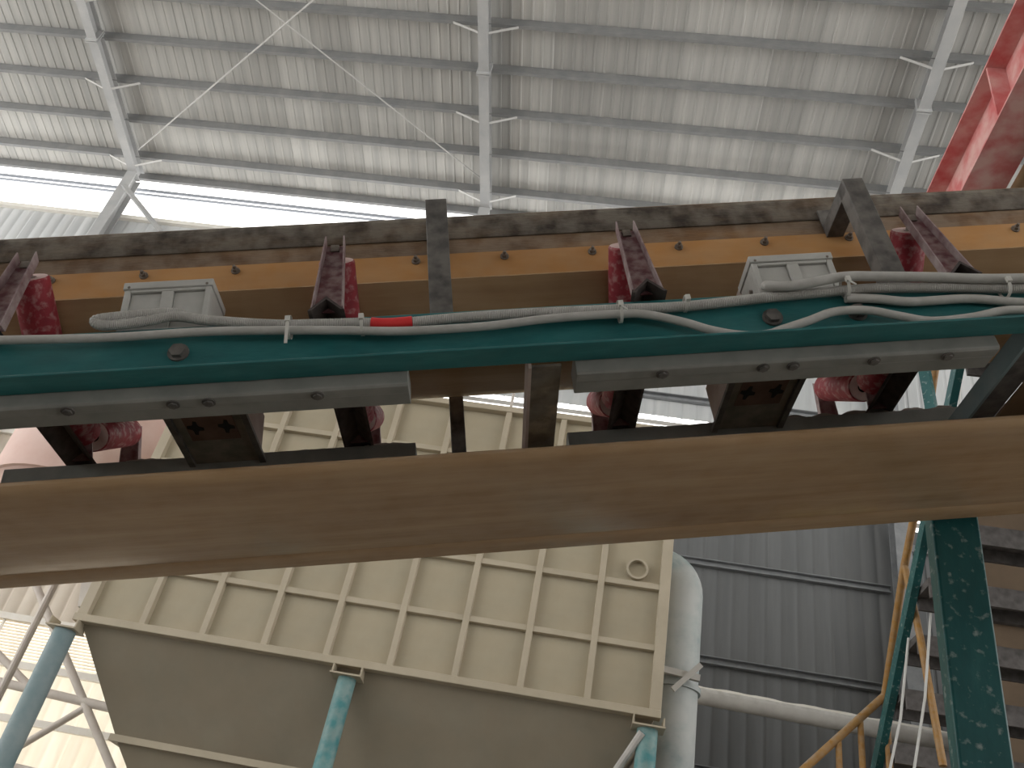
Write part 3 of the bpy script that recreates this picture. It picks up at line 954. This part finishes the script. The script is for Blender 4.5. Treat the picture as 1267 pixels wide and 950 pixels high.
for k, (a, b, lab) in enumerate((((2.16, 6.0, 4.15), (1.93, 6.0, 3.1), 'left of two thin pale wires hanging beside the handrail'), ((2.3, 5.9, 4.4), (2.05, 5.9, 3.1), 'right of two thin pale wires hanging beside the handrail'),
                                ((2.75, 5.9, 6.6), (2.35, 5.9, 4.3), 'upper thin pale wire between handrail and teal column'))):
    tag(MB().tube([a, ((a[0] + b[0]) / 2 + 0.02, a[1], (a[2] + b[2]) / 2 - 0.03), b], 0.009, 6).build('hanging_wire', 'wire_grey'), lab, 'wire', 'wires by the stair')
o = MB().bar((2.08, 4.42, 0.0), (1.9, 4.6, 5.4), 0.05, 0.06).build('stair_hanger', 'teal_column')
tag(o, 'thin teal diagonal bar just left of the teal column', 'bar')

# ------------------------------------------------------------------ red girder at upper right
t = thing('red_girder', 'dusty red steel girder at the upper right corner', 'girder', TR((2.7, 0, 8.0)))
MB().box((0, -3, 0), (0.34, 6.4, 0.02)).build('bottom_flange', 'girder_red', t)
MB().box((0.16, -3, 0.02), (0.18, 6.4, 0.7)).build('web', 'girder_red', t)
MB().box((0, -3, 0.7), (0.34, 6.4, 0.72)).build('top_flange', 'girder_red', t)
for y in (1.4, 3.0, 4.6, 6.2):
    MB().box((0.01, y, 0.02), (0.16, y + 0.02, 0.7)).build('stiffener', 'girder_red', t)
MB().box((0.50, -3, -0.02), (0.9, 6.4, 0.0)).build('side_plate', 'girder_red', t)
MB().cyl((0.42, -3, -0.01), (0.42, 6.4, -0.01), 0.05, seg=14).build('pipe', 'deck_brown', t)

# ------------------------------------------------------------------ left background
t = thing('dust_silo', 'dusty pink round silo at left behind the conveyor', 'silo', TR((-6.75, 10.1, 0)))
MB().tube([(0, 0, 5.95), (0, 0, 9.4)], 1.05, 40).build('shell', 'silo_pink', t)
MB().tube([(0, 0, 5.5), (0, 0, 5.95)], [0.5, 1.0], 40).build('cone', 'silo_pink', t)
for k in range(2):
    a = R(170 - 60 * k)
    MB().cyl((1.0 * math.cos(a), 1.0 * math.sin(a), 0), (1.0 * math.cos(a), 1.0 * math.sin(a), 6.4), 0.05, seg=10).build('leg', 'brace_pale', t)
t = thing('pipe_scaffold', 'pale pipe scaffold bracing at lower left in front of the bright wall', 'frame', TR((0, 11.9, 0)))
k_ = 11.9 / 11.0


def bp(x, z):
    return (x * k_, 0, 1.6 + (z - 1.6) * k_)


for a, b, r in (((-7.4, 5.24), (-5.1, 2.95), 0.055), ((-6.6, 3.13), (-5.87, 3.83), 0.045), ((-8.6, 3.95), (-5.3, 3.80), 0.06), ((-7.9, 4.5), (-6.70, 3.87), 0.05), ((-6.65, 3.0), (-5.3, 2.95), 0.04)):
    MB().cyl(bp(*a), bp(*b), r, seg=12).build('pipe', 'brace_pale', t)
for x in (-8.6, -4.9):
    MB().cyl((x, 0, 0), (x, 0, 6.0), 0.06, seg=12).build('post', 'brace_pale', t)
o = MB().box((-0.13, 0, -0.16), (0.13, 0.16, 0.16)).build('control_box', 'brace_pale', mtx=TR((-4.92, 8.3, 4.33)) @ Matrix.Rotation(R(-18), 4, 'Y'))
tag(o, 'small tilted beige box at the left edge of the dust collector', 'box')
t = thing('plant_enclosure', 'dim brown sheet-metal enclosure behind the stair at lower right', 'enclosure', TR((3.85, 9.6, 0)))
for k in range(6):
    MB().box((k * 0.9, 0, 0), (k * 0.9 + 0.9, 0.04 + 0.01 * (k % 2), 7.9)).build('wall_panel', 'enclosure_brown', t)
for z in (2.0, 4.0, 6.0, 7.86):
    MB().box((0, -0.08, z), (5.4, 0, z + 0.08)).build('rail', 'tread_dark', t)
